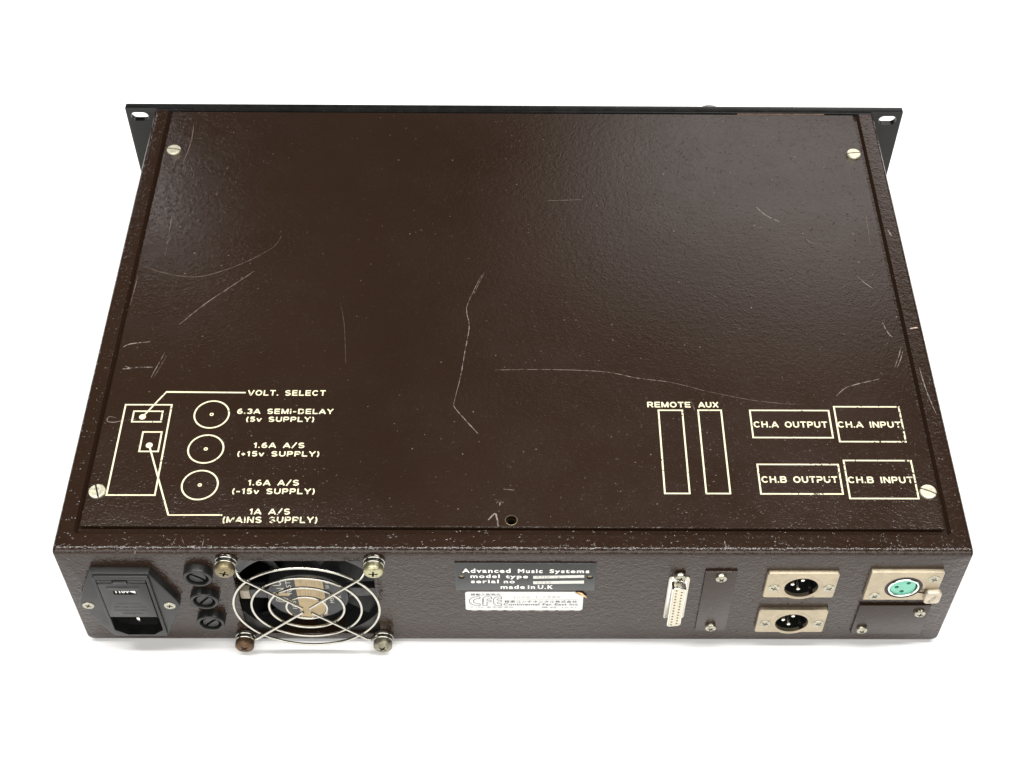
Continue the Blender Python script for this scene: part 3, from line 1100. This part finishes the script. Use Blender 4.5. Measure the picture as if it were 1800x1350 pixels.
# ------------------------------------------------------------------ maker's plate
bm = BM()
prism(bm, rect(193.0, 262.2, 51.6, 76.0, 0.4, 2), -0.85, 0, 'rear', bev=0.12)
holes = []
for x in (196.2, 259.4):
    c = BM()
    lathe(c, [(1.55, -3), (1.55, -0.12)], x, 63.9, n=24)
    holes.append(mesh_from_bm(c, 'c'))
rivets = [(196.2, 63.9), (259.4, 63.9)]
plate = link_mesh('name_plate', boolean(mesh_from_bm(bm, 'n'), holes), 'plate_grey', root)
PY = -0.89
for x, z in rivets:
    bm = BM()
    lathe(bm, [(1.2, -0.1), (1.2, -0.35), (0.7, -0.5), (0.02, -0.55)], x, z, n=20)
    part('rivet', bm, 'old_steel', plate)
for s, x0, x1, z, cp in (('Advanced', 196.6, 220.3, 67.9, 3.7), ('Music', 223.9, 236.0, 67.8, 3.5), ('Systems', 239.4, 258.9, 67.8, 3.3),
                         ('model', 200.6, 215.0, 63.2, 3.2), ('type', 217.9, 228.9, 63.0, 3.2),
                         ('serial', 200.8, 214.5, 58.5, 3.2), ('no', 217.0, 222.4, 58.4, 3.2), ('made', 215.4, 227.4, 53.3, 3.4), ('in', 228.9, 232.5, 53.3, 3.4), ('U.K', 233.9, 241.5, 53.3, 3.3)):
    text('printed_lettering', s, x0, x1, z, cp, PY, 'rear', 'white_print', plate, 0.03, 1.22)
for poly in ([(231.5, 62.6), (256.5, 63.6), (256.6, 66.0), (231.4, 65.1)], [(231.6, 57.6), (256.7, 58.3), (256.6, 61.0), (231.4, 60.2)]):
    b_ = BM()
    sheet(b_, poly, PY, 'rear')
    flat_part('blank_field', b_, 'field_white', plate, 'rear')
text('typed_marking', 'RMX 16', 233.2, 244.6, 63.3, 1.6, PY - 0.04, 'rear', 'faint_ink', plate, 0.0, 1.2)
text('typed_marking', '5766', 233.4, 240.4, 58.3, 1.5, PY - 0.04, 'rear', 'faint_ink', plate, 0.0, 1.2)

# ------------------------------------------------------------------ importer's sticker
bm = BM()
pts = rect(197.6, 256.9, 32.0, 49.4, 1.6, 5)
pts = [p for p in pts if not (p[0] > 254 and p[1] > 44)]
i0 = max(range(len(pts)), key=lambda i: (pts[i][0] > 255 and pts[i][1] < 44) * 10 + i * 0.001 if pts[i][1] < 44 else -1)
ins = [(256.9, 45.2), (252.6, 49.4)]
pts = pts[:i0 + 1] + ins + pts[i0 + 1:]
prism(bm, pts, -0.28, 0.0, 'rear')
sticker = part('paper_label', bm, 'paper', root, smooth=False)
bm = BM()
v = [(252.5, -0.45, 48.6), (256.9, -0.45, 45.3), (259.0, -0.95, 44.7), (256.0, -0.9, 49.6), (254.0, -0.7, 50.0)]
vv = [bm.verts.new(p) for p in v]
bm.faces.new((vv[0], vv[1], vv[2], vv[3], vv[4]))
bmesh.ops.solidify(bm, geom=bm.faces[:], thickness=0.12)
part('folded_corner', bm, 'tan', sticker, label='peeled tan corner', smooth=False)
SY = -0.31
text('printed_lettering', '\u7dcf\u8f38\u5165\u8ca9\u58f2\u5143', 200.4, 215.4, 46.0, 1.5, SY, 'rear', 'ink', sticker, 0.012, 1.15)
text('printed_lettering', '\u6975\u6771\u30b3\u30f3\u30c1\u30cd\u30f3\u30bf\u30eb\u682a\u5f0f\u4f1a\u793e', 217.3, 254.0, 39.3, 1.7, SY, 'rear', 'ink', sticker, 0.012, 1.15)
text('printed_lettering', 'Continental Far East Inc', 216.8, 254.5, 36.6, 2.0, SY, 'rear', 'ink', sticker, 0.02, 1.06)
text('printed_lettering', '\u3012106 \u6771\u4eac\u90fd\u6e2f\u533a', 199.8, 222.0, 34.2, 1.1, SY, 'rear', 'grey_ink', sticker, 0.0, 1.25)
text('printed_lettering', '\u96fb\u8a71 (03)', 236.0, 253.8, 34.2, 1.0, SY, 'rear', 'grey_ink', sticker, 0.0, 1.25)
text('typed_date', 'June 1,1986', 221.8, 245.4, 43.6, 2.2, SY, 'rear', 'faint_ink', sticker, -0.012, 1.25)
b_ = BM()
ribbon(b_, [(224.5, 42.6), (254.5, 42.4)], 0.16, SY, 'rear')
flat_part('rule', b_, 'grey_ink', sticker, 'rear')
# outlined three-letter emblem
def outline(pts, closed=True):
    b_ = BM()
    sheet_frame(b_, pts, 0.36, SY, 'rear')
    flat_part('emblem_outline', b_, 'ink', sticker, 'rear')


def arcp(cx, cy, rx, ry, a0, a1, n=10):
    return [(cx + rx * math.cos(math.radians(a0 + (a1 - a0) * k / n)), cy + ry * math.sin(math.radians(a0 + (a1 - a0) * k / n))) for k in range(n + 1)]


zb, zt = 36.3, 44.9
zm = (zb + zt) / 2
cpts = [(206.6, zt), (206.6, zt - 2.1)] + arcp(205.0, zm, 2.9, 2.2, 90, 270) + [(206.6, zb + 2.1), (206.6, zb)] + arcp(204.4, zm, 5.6, (zt - zb) / 2, 270, 90, 16)
outline(cpts)
fpts = [(211.4, zb), (208.0, zb)] + [(208.0, zt - 2.4)] + arcp(210.4, zt - 2.4, 2.4, 2.4, 180, 90, 6) + [(214.6, zt), (214.6, zt - 2.2), (212.0, zt - 2.2), (211.4, zt - 2.8), (211.4, zt - 3.3), (214.2, zt - 3.3), (214.2, zt - 5.2), (211.4, zt - 5.2)]
outline(fpts)
epts = [(221.4, zt), (221.4, zt - 2.2), (218.9, zt - 2.2), (218.4, zt - 2.7), (218.9, zt - 3.3), (221.2, zt - 3.3), (221.2, zt - 5.2), (218.9, zt - 5.2), (218.4, zt - 5.8), (218.9, zb + 2.1), (221.4, zb + 2.1), (221.4, zb)] + arcp(218.4, zb + 2.8, 2.9, 2.8, 270, 180, 6) + arcp(218.4, zt - 2.8, 2.9, 2.8, 180, 90, 6)
epts = [(x - 5.2 + (0.0), z) if False else (x - 0.0, z) for x, z in epts]
k_ = (216.0 - 199.4) / (221.4 - 198.8)
for o_ in [o for o in sticker.children if o.name.startswith('emblem_outline')]:
    bpy.data.objects.remove(o_)
for pp in (cpts, fpts, epts):
    outline([(199.4 + (x - 198.8) * k_, z) for x, z in pp])
# torn paper left under the sticker
rnd = random.Random(3)
x = 200.5
while x < 255:
    L_ = rnd.uniform(2.5, 7)
    b_ = BM()
    ribbon(b_, [(x, 31.1 + rnd.uniform(-.1, .1)), (min(x + L_, 256), 31.1 + rnd.uniform(-.1, .1))], 0.45, -0.06, 'rear', jitter=0.15, taper=True, step=0.8)
    flat_part('paper_residue', b_, 'residue', chassis, 'rear')
    x += L_ + rnd.uniform(0.3, 2.5)

# ------------------------------------------------------------------ 25-way remote connector
bm = BM()
prism(bm, rect(298.5, 309.0, 25.4, 63.4, 1.2, 4), -1.0, 0.0, 'rear', bev=0.3)
dsub = part('remote_connector', bm, 'pale_metal', root)
bm = BM()
dpoly0 = [(299.9, 27.0), (300.9, 25.9), (305.9, 26.7), (306.9, 28.0), (306.9, 60.2), (305.9, 61.4), (300.9, 62.2), (299.9, 61.2)]


def scale_poly(p, cx, cy, k):
    return [(cx + (x - cx) * k, cy + (y - cy) * k) for x, y in p]


rings = [[place(x, y, -1.0, 'rear') for x, y in inset_poly(dpoly0, -0.7)], [place(x, y, -1.8, 'rear') for x, y in dpoly0],
         [place(x, y, -6.0, 'rear') for x, y in dpoly0], [place(x, y, -6.2, 'rear') for x, y in inset_poly(dpoly0, 0.15)],
         [place(x, y, -6.2, 'rear') for x, y in inset_poly(dpoly0, 0.45)], [place(x, y, -5.7, 'rear') for x, y in inset_poly(dpoly0, 0.55)]]
loft(bm, rings, False, True)
part('metal_shell', bm, 'silver', dsub)
bm = BM()
prism(bm, inset_poly(dpoly0, 0.75), -6.25, -5.6, 'rear', bev=0.15)
part('socket_block', bm, 'cream_plastic', dsub)
for col_x, n_, z0 in ((302.1, 13, 60.1), (304.8, 12, 58.7)):
    for i in range(n_):
        b_ = BM()
        lathe(b_, [(0.52, -6.0), (0.52, -6.28)], col_x, z0 - i * 2.69, n=10)
        part('contact_hole', b_, 'hole', dsub)  # solid black disc in place of a shaded socket hole
bm = BM()
lathe(bm, [(2.3, 0), (2.3, -1.6), (2.0, -1.6)], 303.8, 65.3, n=6)
screw('pan_small', 'zinc', (303.8, -0.9, 65.3), dsub, 0.3)
bm.free()

# ------------------------------------------------------------------ blanking plates
bm = BM()
prism(bm, rect(316.0, 331.6, 13.8, 69.6), -1.3, 0, 'rear', bev=0.18)
bp1 = part('blanking_plate', bm, 'rear_plate', root, label='tall narrow blanking plate')
screw('pan_small', 'zinc', (323.9, -1.3, 65.2), bp1, 0.8)
screw('pan_small', 'zinc', (323.6, -1.3, 18.2), bp1, 0.5)
bm = BM()
prism(bm, rect(397.3, 433.6, 10.8, 38.6), -1.3, 0, 'rear', bev=0.18)
bp2 = part('blanking_plate', bm, 'rear_plate', root, label='wide low blanking plate under the input socket')
screw('pan_small', 'zinc', (428.8, -1.3, 32.6), bp2, 0.1)
screw('pan_small', 'zinc', (402.2, -1.3, 16.0), bp2, 0.6)

# ------------------------------------------------------------------ output connectors (three pins, male)
for (cx, cz), (x0, x1, z0, z1), sz, lb in ((XM[0], (346.6, 382.0, 47.2, 69.2), 56.2, 'upper output connector'), (XM[1], (346.8, 382.2, 13.4, 35.0), 22.2, 'lower output connector')):
    bm = BM()
    prism(bm, rect(x0, x1, z0, z1, 1.4, 4), -2.1, 0, 'rear', bev=0.6, steps=3)
    c = BM()
    lathe(c, [(8.45, -5), (8.45, 3)], cx, cz, n=48)
    s = BM()
    box(s, cx + 5.0, cx + 7.4, -5, 3, cz - 8.3, cz - 5)
    conn = link_mesh('output_connector', boolean(mesh_from_bm(bm, 'x'), [mesh_from_bm(c, 'c'), mesh_from_bm(s, 'c')]), 'nickel', root, label=lb)
    bm = BM()
    lathe(bm, [(10.4, -2.1), (10.2, -2.3), (8.9, -2.3), (8.45, -2.0), (8.45, -1.9), (10.4, -1.9)], cx, cz, n=56, closed=True)
    part('raised_collar', bm, 'nickel', conn)
    bm = BM()
    lathe(bm, [(8.7, -0.1), (8.6, 11.5), (0.02, 11.5)], cx, cz, n=48, cap0=False)
    part('shell_well', bm, 'black_plastic', conn)
    for px, pz in ((0.4, 4.3), (-4.2, 0.6), (-0.8, -3.6)):
        bm = BM()
        lathe(bm, [(1.15, 11), (1.15, -0.1), (0.9, -0.7), (0.4, -1.0), (0.02, -1.05)], cx + px, cz + pz, n=20)
        part('pin', bm, 'silver', conn)
    bm = BM()
    box(bm, cx + 4.6, cx + 6.4, 1.0, 11, cz - 6.2, cz - 4.4, 0.2)
    part('key_rib', bm, 'black_plastic', conn)
    screw('countersunk', 'zinc', (x0 + 4.5, -2.12, sz), conn, 0.3)
    screw('countersunk', 'zinc', (x1 - 3.5, -2.12, sz), conn, 1.1)
    b_ = BM()
    pl = [(cx - 10.8 - 1.0 * math.sin(t), cz - 5 + 10 * k / 8) for k, t in ((k, math.pi * k / 8) for k in range(9))]
    ribbon(b_, pl, 0.22, -2.13, 'rear')
    flat_part('stamped_mark', b_, 'old_steel', conn, 'rear')

# ------------------------------------------------------------------ input connector (female, green insert)
cx, cz = XF
bm = BM()
prism(bm, rect(397.2, 433.2, 45.6, 70.8, 0.5, 3), -2.3, 0, 'rear', bev=0.45, steps=3)
c = BM()
lathe(c, [(9.4, -5), (9.4, 3)], cx, cz, n=48)
s = BM()
prism(s, [(cx + 7, cz - 0.2), (cx + 7, cz - 4.6), (cx + 14, cz - 6.3), (cx + 14, cz - 1.6)], -5, 3, 'rear')
inp = link_mesh('input_connector', boolean(mesh_from_bm(bm, 'x'), [mesh_from_bm(c, 'c'), mesh_from_bm(s, 'c')]), 'nickel', root)
bm = BM()
lathe(bm, [(9.4, 0.5), (9.3, -2.3), (9.0, -2.6), (8.0, -2.2), (7.7, 3)], cx, cz, n=56, cap0=False, cap1=False)
part('rubber_ring', bm, 'emboss', inp)
bm = BM()
lathe(bm, [(7.8, 3), (7.75, -2.5), (7.55, -2.75), (7.0, -2.75), (6.8, -2.5), (6.8, 3)], cx, cz, n=56, cap0=False, cap1=False)
part('shell_ring', bm, 'silver', inp)
bm = BM()
ins_p = [(cx + 6.7 * math.cos(a) * (0.9 if abs(a) < 0.5 else 1), cz + 6.7 * math.sin(a)) for a in [(-math.pi + 2 * math.pi * k / 48) for k in range(48)]]
prism(bm, ins_p, -2.0, 3, 'rear', bev=0.3)
hs = []
HP = [(1.9, 3.6), (-3.4, 0.0), (-0.1, -3.9)]
for px, pz in HP:
    c = BM()
    lathe(c, [(1.15, -5), (1.15, 1.0)], cx + px, cz + pz, n=24)
    hs.append(mesh_from_bm(c, 'c'))
link_mesh('socket_insert', boolean(mesh_from_bm(bm, 'x'), hs), 'green', inp)
for px, pz in HP:
    bm = BM()
    lathe(bm, [(1.1, -1.4), (1.1, 0.9)], cx + px, cz + pz, n=24)
    part('contact_hole', bm, 'green_hole', inp)
bm = BM()
prism(bm, [(cx + 7.4, cz - 0.9), (cx + 7.4, cz - 4.2), (cx + 13.6, cz - 5.6), (cx + 13.6, cz - 2.0)], -2.0, 1.5, 'rear', bev=0.3)
part('latch_arm', bm, 'old_steel', inp)
bm = BM()
prism(bm, rect(426.9, 434.8, 46.2, 56.0, 1.8, 4), -5.0, -2.35, 'rear', bev=0.7, steps=3)
part('release_latch', bm, 'latch_metal', inp)
text('stamped_lettering', 'PUSH', 427.6, 433.8, 49.8, 2.0, -5.04, 'rear', 'old_steel', inp, 0.0, 1.05, rot=math.radians(68))
screw('countersunk', 'zinc', (429.0, -2.32, 65.0), inp, 0.35)
screw('countersunk', 'zinc', (402.4, -2.32, 49.2), inp, 0.9)

cam.name = 'camera'
